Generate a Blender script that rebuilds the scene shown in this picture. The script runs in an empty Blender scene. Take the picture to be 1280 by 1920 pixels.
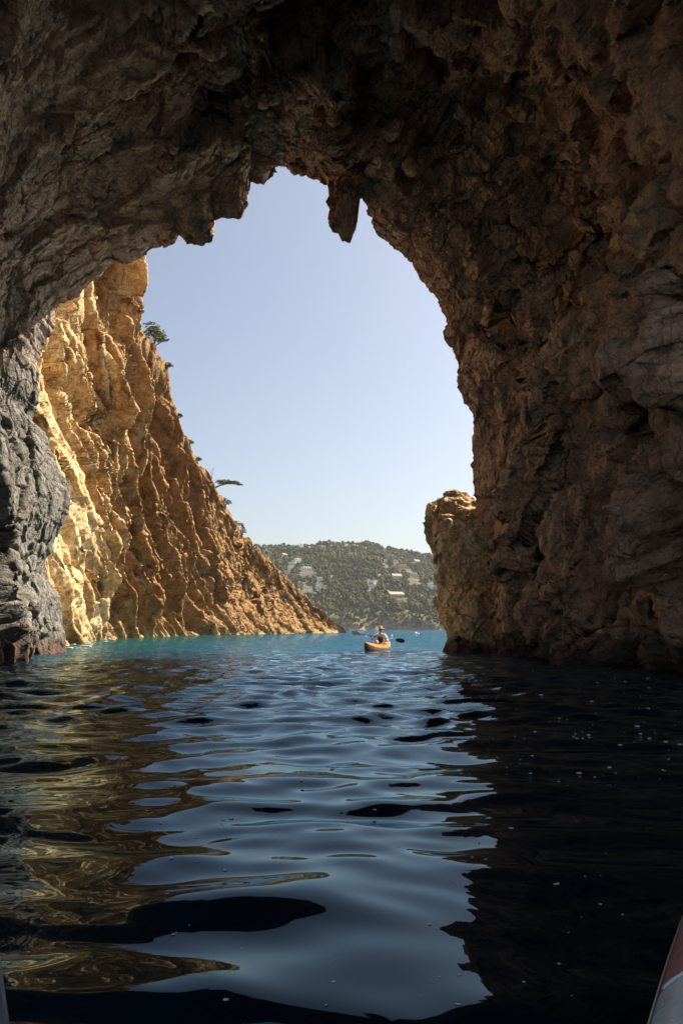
import bpy, bmesh, math, random
import numpy as np
from mathutils import Vector, Matrix
R = math.radians
scene = bpy.context.scene
COL = scene.collection

# ------------------------------------------------------------------ camera, sky, sun, exposure
F_PX, CAM_H, HORIZON = 1400.0, 0.9, 1180.0            # photo pixels (1280 x 1920)
PITCH = math.atan((HORIZON - 960.0) / F_PX)
cam = bpy.data.cameras.new('camera')
cam.sensor_fit = 'VERTICAL'; cam.sensor_height = 36.0; cam.lens = 36.0 * F_PX / 1920.0
cam.clip_start = 0.05; cam.clip_end = 40000
cam_o = bpy.data.objects.new('camera', cam); COL.objects.link(cam_o)
cam_o.location = (0, 0, CAM_H); cam_o.rotation_euler = (R(90) + PITCH, 0, 0)
scene.camera = cam_o

SUN_EL, SUN_AZ = R(45), R(34)                          # azimuth from +x towards +y
sun_dir = Vector((math.cos(SUN_EL) * math.cos(SUN_AZ), math.cos(SUN_EL) * math.sin(SUN_AZ), math.sin(SUN_EL)))
world = bpy.data.worlds.new('World'); scene.world = world; world.use_nodes = True
wn = world.node_tree.nodes; wl = world.node_tree.links
sky = wn.new('ShaderNodeTexSky'); sky.sky_type = 'NISHITA'; sky.sun_disc = False
sky.sun_elevation = SUN_EL; sky.sun_rotation = math.atan2(sun_dir.x, sun_dir.y)
sky.air_density = 1.0; sky.dust_density = 2.5; sky.ozone_density = 1.2
wn['Background'].inputs['Strength'].default_value = 0.051
hs = wn.new('ShaderNodeHueSaturation'); hs.inputs['Saturation'].default_value = 0.82; hs.inputs['Hue'].default_value = 0.5
wl.new(sky.outputs[0], hs.inputs['Color']); wl.new(hs.outputs[0], wn['Background'].inputs['Color'])
sun = bpy.data.lights.new('sun', 'SUN'); sun.energy = 5.0; sun.angle = R(0.5); sun.color = (1.0, 0.87, 0.66)
sun_o = bpy.data.objects.new('sun', sun); COL.objects.link(sun_o)
sun_o.rotation_euler = (-sun_dir).to_track_quat('-Z', 'Y').to_euler(); sun_o.location = (60, 20, 60)
scene.view_settings.view_transform = 'Standard'; scene.view_settings.look = 'None'
scene.view_settings.exposure = 1.6; scene.view_settings.gamma = 1.0
scene.cycles.max_bounces = 8; scene.cycles.diffuse_bounces = 5; scene.cycles.glossy_bounces = 4

def ray(px, py):
    xc, yc = (px - 640.0) / F_PX, (960.0 - py) / F_PX
    c, s = math.cos(PITCH), math.sin(PITCH)
    k = c - yc * s
    return xc / k, (s + yc * c) / k                    # x and z per metre of y
def at(px, py, d):
    x, z = ray(px, py); return np.array((x * d, d, CAM_H + z * d))

# ------------------------------------------------------------------ noise in numpy
_rs = np.random.RandomState(7)
_perm = _rs.permutation(256).astype(np.int32); _perm = np.concatenate([_perm, _perm])
_g = _rs.normal(size=(256, 3)); _g = (_g / np.linalg.norm(_g, axis=1)[:, None]).astype(np.float32)
def perlin(p, seed=0):
    p = np.asarray(p, np.float32)
    out = np.empty(len(p), np.float32)
    for a in range(0, len(p), 150000):
        q = p[a:a + 150000] + np.float32(seed * 17.31)
        i = np.floor(q).astype(np.int32); f = q - i
        u = f * f * f * (f * (f * 6 - 15) + 10); i &= 255
        def cr(dx, dy, dz):
            h = _perm[_perm[_perm[(i[:, 0] + dx) & 255] + ((i[:, 1] + dy) & 255)] + ((i[:, 2] + dz) & 255)]
            g = _g[h]
            return g[:, 0] * (f[:, 0] - dx) + g[:, 1] * (f[:, 1] - dy) + g[:, 2] * (f[:, 2] - dz)
        x0 = cr(0,0,0); x0 = x0 + (cr(1,0,0) - x0) * u[:, 0]
        x1 = cr(0,1,0); x1 = x1 + (cr(1,1,0) - x1) * u[:, 0]
        x2 = cr(0,0,1); x2 = x2 + (cr(1,0,1) - x2) * u[:, 0]
        x3 = cr(0,1,1); x3 = x3 + (cr(1,1,1) - x3) * u[:, 0]
        y0 = x0 + (x1 - x0) * u[:, 1]; y1 = x2 + (x3 - x2) * u[:, 1]
        out[a:a + 150000] = y0 + (y1 - y0) * u[:, 2]
    return out * 1.6
def fbm(p, octv=4, seed=0, gain=0.5):
    o = 0; a = 1.0; q = np.asarray(p, np.float32)
    for k in range(octv):
        o = o + a * perlin(q, seed + k); a *= gain; q = q * 2.03
    return o
def ridged(p, octv=4, seed=0):
    o = 0; a = 1.0; q = np.asarray(p, np.float32)
    for k in range(octv):
        o = o + a * (1 - 2 * np.abs(perlin(q, seed + k))); a *= 0.5; q = q * 2.03
    return o
def vecn(p, seed=0, octv=2):
    return np.stack([fbm(p, octv, seed), fbm(p, octv, seed + 11), fbm(p, octv, seed + 23)], 1)
def _hash(i, k):
    h = (i[:, 0].astype(np.uint32) * np.uint32(0x8da6b343)) ^ (i[:, 1].astype(np.uint32) * np.uint32(0xd8163841)) ^ (i[:, 2].astype(np.uint32) * np.uint32(0xcb1ab31f)) ^ np.uint32(k * 2654435761 & 0xffffffff)
    h ^= h >> np.uint32(15); h *= np.uint32(0x2c1b3c6d); h ^= h >> np.uint32(12); h *= np.uint32(0x297a2d39); h ^= h >> np.uint32(15)
    return h
def facets(p, seed=0):
    """angular rock blocks: per Voronoi cell a random height and a random tilt; returns height, tilt, edge distance"""
    p = np.asarray(p, np.float32); n = len(p)
    ro, to, eo = np.empty(n, np.float32), np.empty(n, np.float32), np.empty(n, np.float32)
    for a in range(0, n, 120000):
        q = p[a:a + 120000]; b = np.floor(q - 0.5).astype(np.int32); m = len(q)
        f1 = np.full(m, 9e9, np.float32); f2 = f1.copy(); r = np.zeros(m, np.float32); t = r.copy()
        for o in range(8):
            c = b + np.array([o & 1, o >> 1 & 1, o >> 2 & 1], np.int32)
            h = _hash(c, seed); h2 = _hash(c, seed + 101)
            j = np.stack([h & 1023, h >> 10 & 1023, h >> 20 & 1023], 1).astype(np.float32) / 1023
            d = q - (c + 0.5 + (j - 0.5) * 0.86)
            d2 = np.einsum('ij,ij->i', d, d)
            g = np.stack([h2 & 1023, h2 >> 10 & 1023, h2 >> 20 & 1023], 1).astype(np.float32) / 511.5 - 1
            near = d2 < f1
            f2 = np.where(near, f1, np.minimum(f2, d2))
            f1 = np.where(near, d2, f1)
            r = np.where(near, (h2 >> 22).astype(np.float32) / 511.5 - 1, r)
            t = np.where(near, np.einsum('ij,ij->i', g, d), t)
        ro[a:a + 120000] = r; to[a:a + 120000] = t; eo[a:a + 120000] = np.sqrt(f2) - np.sqrt(f1)
    return ro, to, eo
def sstep(a, b, x):
    t = np.clip((x - a) / (b - a), 0, 1); return t * t * (3 - 2 * t)

# ------------------------------------------------------------------ objects
def tag(o, label=None, cat=None, group=None, kind=None):
    if label: o['label'] = label
    if cat: o['category'] = cat
    if group: o['group'] = group
    if kind: o['kind'] = kind
    return o
def empty(name, loc=(0, 0, 0), rotz=0.0):
    o = bpy.data.objects.new(name, None); COL.objects.link(o); o.location = loc; o.rotation_euler = (0, 0, rotz)
    o.empty_display_size = 0.2
    return o
def mesh_np(name, V, Fq, mat, parent=None, smooth=True):
    """V (n,3), Fq (m,3|4) arrays -> one mesh object"""
    V = np.asarray(V, np.float32); Fq = np.asarray(Fq, np.int32)
    me = bpy.data.meshes.new(name); k = Fq.shape[1]
    me.vertices.add(len(V)); me.vertices.foreach_set('co', V.ravel())
    me.loops.add(Fq.size); me.loops.foreach_set('vertex_index', Fq.ravel())
    me.polygons.add(len(Fq)); me.polygons.foreach_set('loop_start', np.arange(0, Fq.size, k, dtype=np.int32))
    me.update(calc_edges=True)
    me.polygons.foreach_set('use_smooth', np.full(len(Fq), smooth))
    me.materials.append(mat)
    o = bpy.data.objects.new(name, me); COL.objects.link(o)
    if parent: o.parent = parent
    return o
def obj(name, bm, mat, parent=None, smooth=False):
    me = bpy.data.meshes.new(name); bm.normal_update(); bm.to_mesh(me); bm.free()
    for p in me.polygons: p.use_smooth = smooth
    me.materials.append(mat)
    o = bpy.data.objects.new(name, me); COL.objects.link(o)
    if parent: o.parent = parent
    return o
def grid_faces(nu, nv, wrap=False):
    i = np.arange(nv - 1)[:, None] * nu; j = np.arange(nu if wrap else nu - 1)[None, :]; j2 = (j + 1) % nu
    return np.stack([i + j, i + j2, i + nu + j2, i + nu + j], -1).reshape(-1, 4)
def grid_normals(P):
    du = np.gradient(P, axis=1); dv = np.gradient(P, axis=0)
    n = np.cross(du, dv); n /= np.linalg.norm(n, axis=2)[..., None] + 1e-9
    return n
def smooth1(a, s):
    k = np.exp(-0.5 * (np.arange(-int(3 * s), int(3 * s) + 1) / s) ** 2); k /= k.sum()
    pad = int(3 * s)
    return np.convolve(np.pad(a, pad, mode='reflect', reflect_type='odd'), k, 'valid')
def catmull(K, ts):
    """K: list of (nu,3) curves, ts: parameters in curve index -> (len(ts),nu,3)"""
    K = np.stack(K); n = len(K); out = []
    for t in ts:
        i = min(int(t), n - 2); f = t - i
        p1, p2 = K[i], K[i + 1]
        p0 = K[i - 1] if i > 0 else 2 * p1 - p2
        p3 = K[i + 2] if i + 2 < n else 2 * p2 - p1
        m1, m2 = (p2 - p0) * 0.5, (p3 - p1) * 0.5
        out.append((2*f**3 - 3*f*f + 1) * p1 + (f**3 - 2*f*f + f) * m1 + (-2*f**3 + 3*f*f) * p2 + (f**3 - f*f) * m2)
    return np.stack(out)

# ------------------------------------------------------------------ materials
class NT:
    def __init__(s, name):
        s.m = bpy.data.materials.new(name); s.m.use_nodes = True
        s.n = s.m.node_tree.nodes; s.l = s.m.node_tree.links
        s.b = s.n['Principled BSDF']; s.out = s.n['Material Output']
    def put(s, sock, v):
        if hasattr(v, 'is_linked') or hasattr(v, 'links'): s.l.new(v, sock)
        else: sock.default_value = v
    def pos(s):
        return s.n.new('ShaderNodeNewGeometry').outputs['Position']
    def mapping(s, v, scale=(1,1,1), rot=(0,0,0), loc=(0,0,0)):
        m = s.n.new('ShaderNodeMapping'); s.l.new(v, m.inputs[0])
        m.inputs['Scale'].default_value = scale; m.inputs['Rotation'].default_value = rot; m.inputs['Location'].default_value = loc
        return m.outputs[0]
    def noise(s, v, scale, detail=6, rough=0.6, dist=0.0):
        t = s.n.new('ShaderNodeTexNoise'); s.l.new(v, t.inputs['Vector'])
        t.inputs['Scale'].default_value = scale; t.inputs['Detail'].default_value = detail
        t.inputs['Roughness'].default_value = rough; t.inputs['Distortion'].default_value = dist
        return t.outputs[0]
    def voro(s, v, scale, feature='F1', out=0):
        t = s.n.new('ShaderNodeTexVoronoi'); t.feature = feature; s.l.new(v, t.inputs['Vector'])
        t.inputs['Scale'].default_value = scale
        return t.outputs[out]
    def ramp(s, v, stops):
        r = s.n.new('ShaderNodeValToRGB'); s.l.new(v, r.inputs[0]); e = r.color_ramp.elements
        while len(e) < len(stops): e.new(0.5)
        for k, (p, c) in enumerate(stops):
            e[k].position = p; e[k].color = (c, c, c, 1) if isinstance(c, (int, float)) else (*c, 1)
        return r.outputs[0]
    def mix(s, f, a, b, mode='MIX'):
        m = s.n.new('ShaderNodeMix'); m.data_type = 'RGBA'; m.blend_type = mode
        s.put(m.inputs[0], f)
        for k, c in ((6, a), (7, b)):
            if isinstance(c, tuple): c = (*c, 1) if len(c) == 3 else c
            s.put(m.inputs[k], c)
        return m.outputs[2]
    def math(s, op, a, b=0.0, c=None):
        m = s.n.new('ShaderNodeMath'); m.operation = op; s.put(m.inputs[0], a); s.put(m.inputs[1], b)
        if c is not None: s.put(m.inputs[2], c)
        return m.outputs[0]
    def xyz(s, v):
        m = s.n.new('ShaderNodeSeparateXYZ'); s.l.new(v, m.inputs[0]); return m.outputs
    def maprange(s, v, a, b, c=0.0, d=1.0):
        m = s.n.new('ShaderNodeMapRange'); s.put(m.inputs[0], v)
        for k, x in enumerate((a, b, c, d)): m.inputs[k + 1].default_value = x
        return m.outputs[0]
    def bump(s, h, strength, dist, normal=None):
        b = s.n.new('ShaderNodeBump'); s.l.new(h, b.inputs['Height'])
        b.inputs['Strength'].default_value = strength; b.inputs['Distance'].default_value = dist
        if normal is not None: s.l.new(normal, b.inputs['Normal'])
        return b.outputs[0]
    def done(s, color=None, rough=None, normal=None, **kw):
        if color is not None: s.put(s.b.inputs['Base Color'], (*color, 1) if isinstance(color, tuple) and len(color) == 3 else color)
        if rough is not None: s.put(s.b.inputs['Roughness'], rough)
        if normal is not None: s.l.new(normal, s.b.inputs['Normal'])
        for k, v in kw.items(): s.put(s.b.inputs[k.replace('_', ' ')], v)
        return s.m
def plain(name, c, rough=0.5, var=0.15, scale=3.0, **kw):
    t = NT(name); tc = t.n.new('ShaderNodeTexCoord').outputs['Object']
    n = t.noise(tc, scale, 5)
    lo = tuple(x * (1 - var) for x in c); hi = tuple(min(1, x * (1 + var)) for x in c)
    return t.done(t.ramp(n, [(0.3, lo), (0.7, hi)]), t.maprange(t.noise(tc, scale * 4, 3), 0.3, 0.7, max(0.02, rough - 0.08), min(1, rough + 0.08)), **kw)

def rock_mat(name, tones, streak=(1.0, 1.0, 0.25), rot=(0, 0, 0), stain=None, stain_amt=0.4, tide=None, side=None, fine=1.0, far=None):
    t = NT(name); P = t.pos()
    big = t.noise(P, 0.22, 6, 0.62, 0.6)
    mid = t.noise(P, 1.3, 8, 0.66)
    sm = t.noise(P, 9.0 * fine, 8, 0.7)
    st = t.noise(t.mapping(P, streak, rot), 1.6, 7, 0.62, 0.3)
    c = t.mix(t.ramp(big, [(0.36, 0.0), (0.62, 1.0)]), tones[0], tones[1])
    c = t.mix(t.ramp(st, [(0.42, 0.0), (0.68, 0.75)]), c, tones[2])
    if stain:
        for k, (sc, sr) in enumerate(stain):
            n = t.noise(t.mapping(P, (1, 1, 0.45), (0, 0, 0), (31 * k, 5, 9)), 0.55, 7, 0.66, 0.8)
            c = t.mix(t.math('MULTIPLY', t.ramp(n, [(0.52, 0.0), (0.64, 1.0)]), sr * stain_amt), c, sc)
    if side is not None:                                # a greyer limestone on the left wall
        x = t.xyz(P)[0]
        x = t.math('ADD', x, t.math('MULTIPLY', t.math('SUBTRACT', big, 0.5), 10.0))
        low = t.maprange(t.math('ADD', t.xyz(P)[2], t.math('MULTIPLY', mid, 5.0)), 19.0, 13.0)
        c = t.mix(t.math('MULTIPLY', t.maprange(x, -3.5, -10.0), low), c, t.mix(t.ramp(st, [(0.4, 0.0), (0.65, 1.0)]), side[0], side[1]))
    if far:                                             # browner and darker farther along the face
        yf = t.math('ADD', t.xyz(P)[1], t.math('MULTIPLY', t.math('SUBTRACT', big, 0.5), 50.0))
        c = t.mix(t.maprange(yf, far[1], far[2]), c, t.mix(1.0, c, far[0], 'MULTIPLY'))
    c = t.mix(1.0, c, t.ramp(mid, [(0.25, 0.6), (0.5, 1.08), (0.78, 1.45)]), 'MULTIPLY')
    c = t.mix(1.0, c, t.ramp(sm, [(0.28, 0.52), (0.5, 1.08), (0.74, 1.5)]), 'MULTIPLY')
    pits = t.ramp(t.voro(P, 5.0 * fine), [(0.05, 0.0), (0.22, 1.0)])
    if tide:
        z = t.xyz(P)[2]
        zz = t.math('ADD', z, t.math('MULTIPLY', t.math('SUBTRACT', mid, 0.5), tide[3]))
        c = t.mix(t.maprange(zz, tide[1], tide[1] * 0.55, 0.0, 0.85), c, tide[0])
        c = t.mix(t.maprange(zz, 0.28, 0.10, 0.0, 0.8), c, tide[2])
    wv = t.n.new('ShaderNodeVectorMath'); wv.operation = 'MULTIPLY_ADD'; t.l.new(t.n.new('ShaderNodeTexNoise').outputs['Color'], wv.inputs[0])
    wn_ = wv.inputs[0].links[0].from_node; t.l.new(P, wn_.inputs['Vector']); wn_.inputs['Scale'].default_value = 1.1; wn_.inputs['Detail'].default_value = 5
    wv.inputs[1].default_value = (1.3, 1.3, 1.3); t.l.new(t.mapping(P, (1, 1, 0.6), (0.4, 0.5, 0)), wv.inputs[2])
    ck = t.math('MULTIPLY', t.ramp(t.voro(wv.outputs[0], 0.55 * fine, 'DISTANCE_TO_EDGE'), [(0.0, 0.0), (0.05, 1.0)]), t.ramp(t.voro(wv.outputs[0], 1.9 * fine, 'DISTANCE_TO_EDGE'), [(0.0, 0.45), (0.05, 1.0)]))
    h = t.math('ADD', t.math('MULTIPLY', mid, 0.9), t.math('MULTIPLY', sm, 0.30))
    h = t.math('ADD', h, t.math('MULTIPLY', st, 0.6))
    h = t.math('ADD', h, t.math('MULTIPLY', pits, 0.10))
    h = t.math('ADD', h, t.math('MULTIPLY', ck, 0.55))
    n2 = t.bump(h, 1.0, 0.22)
    n3 = t.bump(t.noise(P, 26.0 * fine, 6, 0.7), 0.7, 0.025, n2)
    return t.done(c, 0.92, n3, **{'Specular_IOR_Level': 0.25})

M_CAVE = rock_mat('cave limestone', [(0.50, 0.295, 0.19), (0.38, 0.225, 0.155), (0.56, 0.37, 0.25)],
                  streak=(1, 1, 0.3), rot=(0.5, 0.3, 0), stain=[((0.36, 0.16, 0.065), 0.8), ((0.15, 0.11, 0.095), 0.9)],
                  stain_amt=0.5, tide=((0.085, 0.06, 0.045), 0.9, (0.10, 0.045, 0.04), 0.9),
                  side=((0.11, 0.103, 0.096), (0.185, 0.176, 0.166)))
M_CLIFF = rock_mat('sunlit limestone', [(0.56, 0.41, 0.22), (0.47, 0.31, 0.15), (0.64, 0.50, 0.31)],
                   streak=(1, 1, 0.22), rot=(0.35, 0.2, 0), stain=[((0.46, 0.22, 0.075), 0.8), ((0.13, 0.09, 0.06), 1.0)],
                   stain_amt=0.6, tide=((0.30, 0.20, 0.10), 1.0, (0.42, 0.24, 0.05), 1.0), fine=0.7, far=((0.43, 0.335, 0.25), 50.0, 80.0))
M_STACK = rock_mat('stack limestone', [(0.55, 0.40, 0.23), (0.48, 0.33, 0.18), (0.60, 0.45, 0.27)],
                   stain=[((0.40, 0.19, 0.07), 1.0)], stain_amt=0.6, tide=((0.20, 0.14, 0.09), 0.45, (0.12, 0.06, 0.05), 0.5))
M_BOULDER = rock_mat('wet boulder', [(0.16, 0.10, 0.085), (0.12, 0.085, 0.07), (0.2, 0.13, 0.11)],
                     tide=((0.11, 0.06, 0.05), 0.5, (0.12, 0.05, 0.045), 0.4))
def leaf_mat(name, a, b):
    t = NT(name); P = t.pos(); n = t.noise(P, 2.5, 4)
    rnd = t.n.new('ShaderNodeNewGeometry').outputs['Random Per Island']
    c = t.mix(rnd, a, b); c = t.mix(1.0, c, t.ramp(n, [(0.3, 0.75), (0.7, 1.25)]), 'MULTIPLY')
    return t.done(c, 0.75, **{'Specular_IOR_Level': 0.2})
M_PINE = leaf_mat('pine needles', (0.10, 0.12, 0.03), (0.19, 0.19, 0.05))
M_SHRUB = leaf_mat('shrub leaves', (0.055, 0.08, 0.028), (0.10, 0.13, 0.04))
M_DRY = leaf_mat('dry grass', (0.34, 0.24, 0.10), (0.45, 0.33, 0.15))
M_BARK = plain('bark', (0.13, 0.095, 0.07), 0.9, 0.3, 6.0)

# ------------------------------------------------------------------ rock displacement
def displace(P, N, layers, w=1.0):
    """P,N (n,3); layers of angular blocks and noise along the normal"""
    d = np.zeros(len(P), np.float32)
    for kind, size, amp, seed, an, warp in layers:
        q = P / size
        if kind == 'block':
            q = (P + warp * size * vecn(P / (size * 1.3), seed + 3)) @ an / size
            r, t, e = facets(q, seed)
            d += amp * (0.55 * r + 1.0 * t - 0.9 * (1 - sstep(0.0, 0.07, e)) * sstep(-0.1, 0.35, perlin(P / (size * 1.7), seed + 5)))
        elif kind == 'lam':                              # thin beds: a rounded saw profile across the bedding direction an
            c = q @ an[:, 0] + warp * fbm(P / (size * 5), 3, seed) + 0.25 * warp * perlin(P / (size * 0.9), seed + 2)
            f = c - np.floor(c); hh = (_hash(np.stack([np.floor(c).astype(np.int32)] * 3, 1), seed) & 1023).astype(np.float32) / 1023
            d += amp * (0.35 + 1.3 * hh) * (np.minimum(f, (1 - f) * 6) - 0.5) * sstep(-0.35, 0.25, perlin(P / (size * 6), seed + 4))
        elif kind == 'fbm':
            d += amp * fbm(q @ an, 4, seed)
        elif kind == 'ridge':
            d += amp * ridged(q @ an, 4, seed)
    return d * w
I3 = np.eye(3, dtype=np.float32)
def aniso(rx, ry, rz, s):
    m = (Matrix.Rotation(rz, 3, 'Z') @ Matrix.Rotation(ry, 3, 'Y') @ Matrix.Rotation(rx, 3, 'X'))
    return (np.array(m, np.float32) @ np.diag(np.array(s, np.float32)))

# ------------------------------------------------------------------ the cave
def polar(points, cx=520.0, cy=1180.0):
    """image outline (px, py, depth) left to right -> functions of the angle about (cx, cy)"""
    a = np.array(points, float); th = np.arctan2(cy - a[:, 1], a[:, 0] - cx); th = np.where(th < -1.5, th + 2 * np.pi, th)
    r = np.hypot(a[:, 0] - cx, a[:, 1] - cy); o = np.argsort(th)
    return th[o], r[o], a[o, 2]
RIM = [(128,1250,34),(122,1205,34),(119,1160,34),(112,1110,34),(84,1080,34),(90,1050,34),(105,1010,34),(125,975,34),(133,945,34),(128,905,34),
 (105,860,34),(85,815,34),(65,790,34),(72,755,34),(70,700,34),(78,660,34),(95,625,34),(100,590,34),(110,565,33.8),(140,555,33.6),(165,535,33.4),
 (180,520,33.2),(195,500,33),(215,490,33),(250,488,32.8),(285,470,32.6),(303,458,32.4),(328,454,32),(335,439,32),(352,448,31.8),(366,458,31.6),(380,460,31.5),(397,450,31.6),
 (400,415,31.8),(420,408,31.6),(436,411,31.6),(452,410,31.6),(461,385,31.8),(462,345,32.2),(466,338,32.4),(480,344,32.4),(492,350,32.4),(509,335,32.6),(512,314,33),(535,318,33),(560,325,33),(575,320,33),
 (597,335,33),(613,352,32.8),(620,380,32.4),(618,420,32),(625,438,31.8),(634,436,31.8),(641,453,31.8),(652,457,31.8),(655,430,32),(658,395,32.6),(663,372,33),(676,376,33),(695,410,33.2),
 (710,440,33.4),(740,465,33.6),(775,500,33.8),(785,530,34),(803,545,34),(815,560,34),(830,590,34.2),(838,610,34.2),(835,635,34.2),(850,655,34.4),
 (862,680,34.4),(862,705,34.4),(868,740,34.6),(885,775,34.6),(890,800,34.6),(886,850,34.8),(888,890,34.8),(890,935,34.8),(893,1000,35),(900,1060,35),
 (905,1120,35),(915,1180,35),(930,1250,35)]
C1 = [(30,1290,29),(45,1205,29.5),(38,1100,30),(22,1040,30),(62,940,30.5),(25,860,30.5),(0,790,31),(-5,700,31),(10,600,30.8),(40,520,30.5),(120,450,30.2),(220,405,30),
 (330,350,29.6),(395,285,29.6),(450,240,30),(520,225,30.5),(600,240,30.8),(660,275,31),(720,340,31.4),(790,420,32),(850,500,32.4),(895,600,32.8),(925,700,33),
 (942,800,33),(950,900,33),(955,1000,32.5),(962,1100,32),(975,1200,31),(1000,1300,31)]
C2 = [(-140,1330,18),(-90,1230,19),(-110,1050,20),(-120,800,21.5),(-110,560,23),(-50,380,24),(60,235,24.5),(220,120,24.5),(400,40,24.5),(560,5,25),(720,25,25.5),(880,90,26),
 (1010,200,26.5),(1085,340,27),(1125,500,27),(1140,680,26.5),(1145,860,25.5),(1140,1040,23.5),(1130,1200,21),(1160,1340,20)]
NU = 1300
rim = np.array(RIM, float)
seg = np.r_[0, np.cumsum(np.hypot(*(np.diff(rim[:, :2], axis=0).T)))]
uu = np.linspace(0, seg[-1], NU)
rp = np.stack([np.interp(uu, seg, rim[:, k]) for k in range(3)], 1)
jit = fbm(np.stack([uu / 28.0, uu * 0, uu * 0], 1), 4, 5)
jit2 = fbm(np.stack([uu / 28.0, uu * 0 + 9, uu * 0], 1), 4, 6)
fade = np.clip(np.minimum(uu, seg[-1] - uu) / 80, 0, 1)
rp[:, 0] += 5.5 * jit * fade; rp[:, 1] += 5.5 * jit2 * fade
rp[:, 2] *= 0.87
K0 = np.stack([at(*p) for p in rp])
th = np.arctan2(1180 - smooth1(rp[:, 1], 26), smooth1(rp[:, 0], 26) - 520); th = np.where(th < -1.5, th + 2 * np.pi, th)
th = np.minimum.accumulate(th)
th = np.interp(uu, [0, seg[-1]], [0, 0]) + smooth1(th, 12)
def ring(C, k):
    t, r, d = polar(C); d = d * k
    rr = smooth1(np.interp(th, t, r), 14); dd = smooth1(np.interp(th, t, d), 20)
    return np.stack([at(520 + a * math.cos(b), 1180 - a * math.sin(b), c) for a, b, c in zip(rr, th, dd)])
K1, K2 = ring(C1, 0.87), ring(C2, 0.87)
phi = np.linspace(math.pi, 0, NU)                       # unseen rings out of view, shaped and left open to set the fill light
def vault(y, xl, xr, h):
    c, s = np.cos(phi), np.sin(phi)
    x = np.where(c < 0, xl * np.abs(c) ** 0.62, xr * np.abs(c) ** 0.62); z = h * s ** 0.72 - 2.0 * (np.abs(c) ** 8)
    return np.stack([x, np.full(NU, y), z], 1)
tmix = lambda a, b, f: a * (1 - f) + b * f
curves = [K0, tmix(K0, K1, 0.55), K1, tmix(K1, K2, 0.5), K2, vault(11, -8.6, 8.4, 24), vault(5, -10.5, 11.5, 20), vault(0.5, -15, 17, 16.5)]
ts = np.concatenate([np.linspace(0, 2, 120, endpoint=False), np.linspace(2, 4, 230, endpoint=False), np.linspace(4, 5, 90, endpoint=False), np.linspace(5, 7, 60)])
P = catmull(curves, ts).astype(np.float32)
nv = len(ts)
sd = np.linalg.norm(P - P[0][None], axis=2)             # metres from the lip
N = grid_normals(P)
cen = np.array([-2, 0, 6], np.float32); cen = np.stack([np.full(nv, -2), P[:, NU // 2, 1], np.full(nv, 6)], 1)[:, None, :]
N *= np.sign(np.einsum('ijk,ijk->ij', N, cen - P))[..., None]
flat = lambda A: A.reshape(-1, 3)
lipw = (0.02 + 0.98 * sstep(0.4, 7.0, sd)).ravel().astype(np.float32)
lip2 = (0.14 + 0.86 * sstep(0.0, 3.0, sd)).ravel().astype(np.float32)
xx = flat(P)[:, 0]; left = sstep(-2.0, -8.0, xx).astype(np.float32)
tilt = aniso(0.25, 0.75, 0.3, (1.3, 1.2, 0.5))
d1 = displace(flat(P), None, [('fbm', 8.0, 0.8, 1, I3, 0), ('block', 5.6, 2.3, 2, tilt, 0.14)], lipw)
def soften(d, n):
    d = d.reshape(nv, NU)
    for _ in range(n):
        d[1:-1] = 0.25 * d[:-2] + 0.5 * d[1:-1] + 0.25 * d[2:]; d[:, 1:-1] = 0.25 * d[:, :-2] + 0.5 * d[:, 1:-1] + 0.25 * d[:, 2:]
    return d.ravel()
d1 = soften(d1, 5)
P1 = P + (d1 * (1 - 0.7 * left))[:, None].reshape(nv, NU, 1) * N
N1 = grid_normals(P1); N1 *= np.sign(np.einsum('ijk,ijk->ij', N1, N))[..., None]
d2 = displace(flat(P1), None, [('block', 2.1, 0.80, 5, aniso(0.2, 0.7, 0.4, (1.2, 1.2, 0.6)), 0.2), ('lam', 1.5, 0.13, 8, aniso(0.3, 0.9, 0.5, (1, 1, 1)), 1.2)], lip2)
d2 = soften(d2, 1)
P2 = P1 + (d2 * (1 - 0.6 * left)).reshape(nv, NU, 1) * N1
N2 = grid_normals(P2); N2 *= np.sign(np.einsum('ijk,ijk->ij', N2, N))[..., None]
d3 = displace(flat(P2), None, [('block', 0.95, 0.24, 12, aniso(0.3, 0.5, 0.2, (1.2, 1.2, 0.6)), 0.25), ('block', 0.36, 0.11, 15, aniso(0.2, 0.4, 0.1, (1.2, 1.2, 0.6)), 0.25), ('lam', 0.42, 0.05, 17, aniso(0.1, 0.6, 0.4, (1, 1, 1)), 1.0), ('ridge', 0.7, 0.045, 19, I3, 0)], 0.4 + 0.6 * lip2)
P3 = P2 + (d3 * (1 - 0.5 * left)).reshape(nv, NU, 1) * N2
# outer face of the massif, beyond the lip
outw = np.stack([np.cos(th), th * 0, np.sin(th) * 0.9], 1)
rows = []
lip3 = P3[0]
for e, dy in ((60, 1), (36, 1.2), (22, 1.3), (13, 1.3), (8, 1.2), (5, 1.1), (3, 0.9), (1.9, 0.75), (1.1, 0.6), (0.6, 0.4), (0.25, 0.25)):
    q = lip3 * 1.0; k = min(1, e / 6)
    b = smooth1(outw[:, 0], 30), smooth1(outw[:, 2], 30)
    q[:, 0] += e * b[0]; q[:, 2] += e * b[1]; q[:, 1] += dy
    q = q + (0.3 * vecn(q / 2.0, 40) * min(1, e / 3)).astype(np.float32)
    rows.append(q)
ALL = np.concatenate([np.stack(rows), P3]).astype(np.float32)
cave = mesh_np('cave', ALL.reshape(-1, 3), grid_faces(NU, len(ALL)), M_CAVE)
tag(cave, 'dark rock vault of the sea cave framing the bright arch', 'cave', kind='structure')

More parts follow.
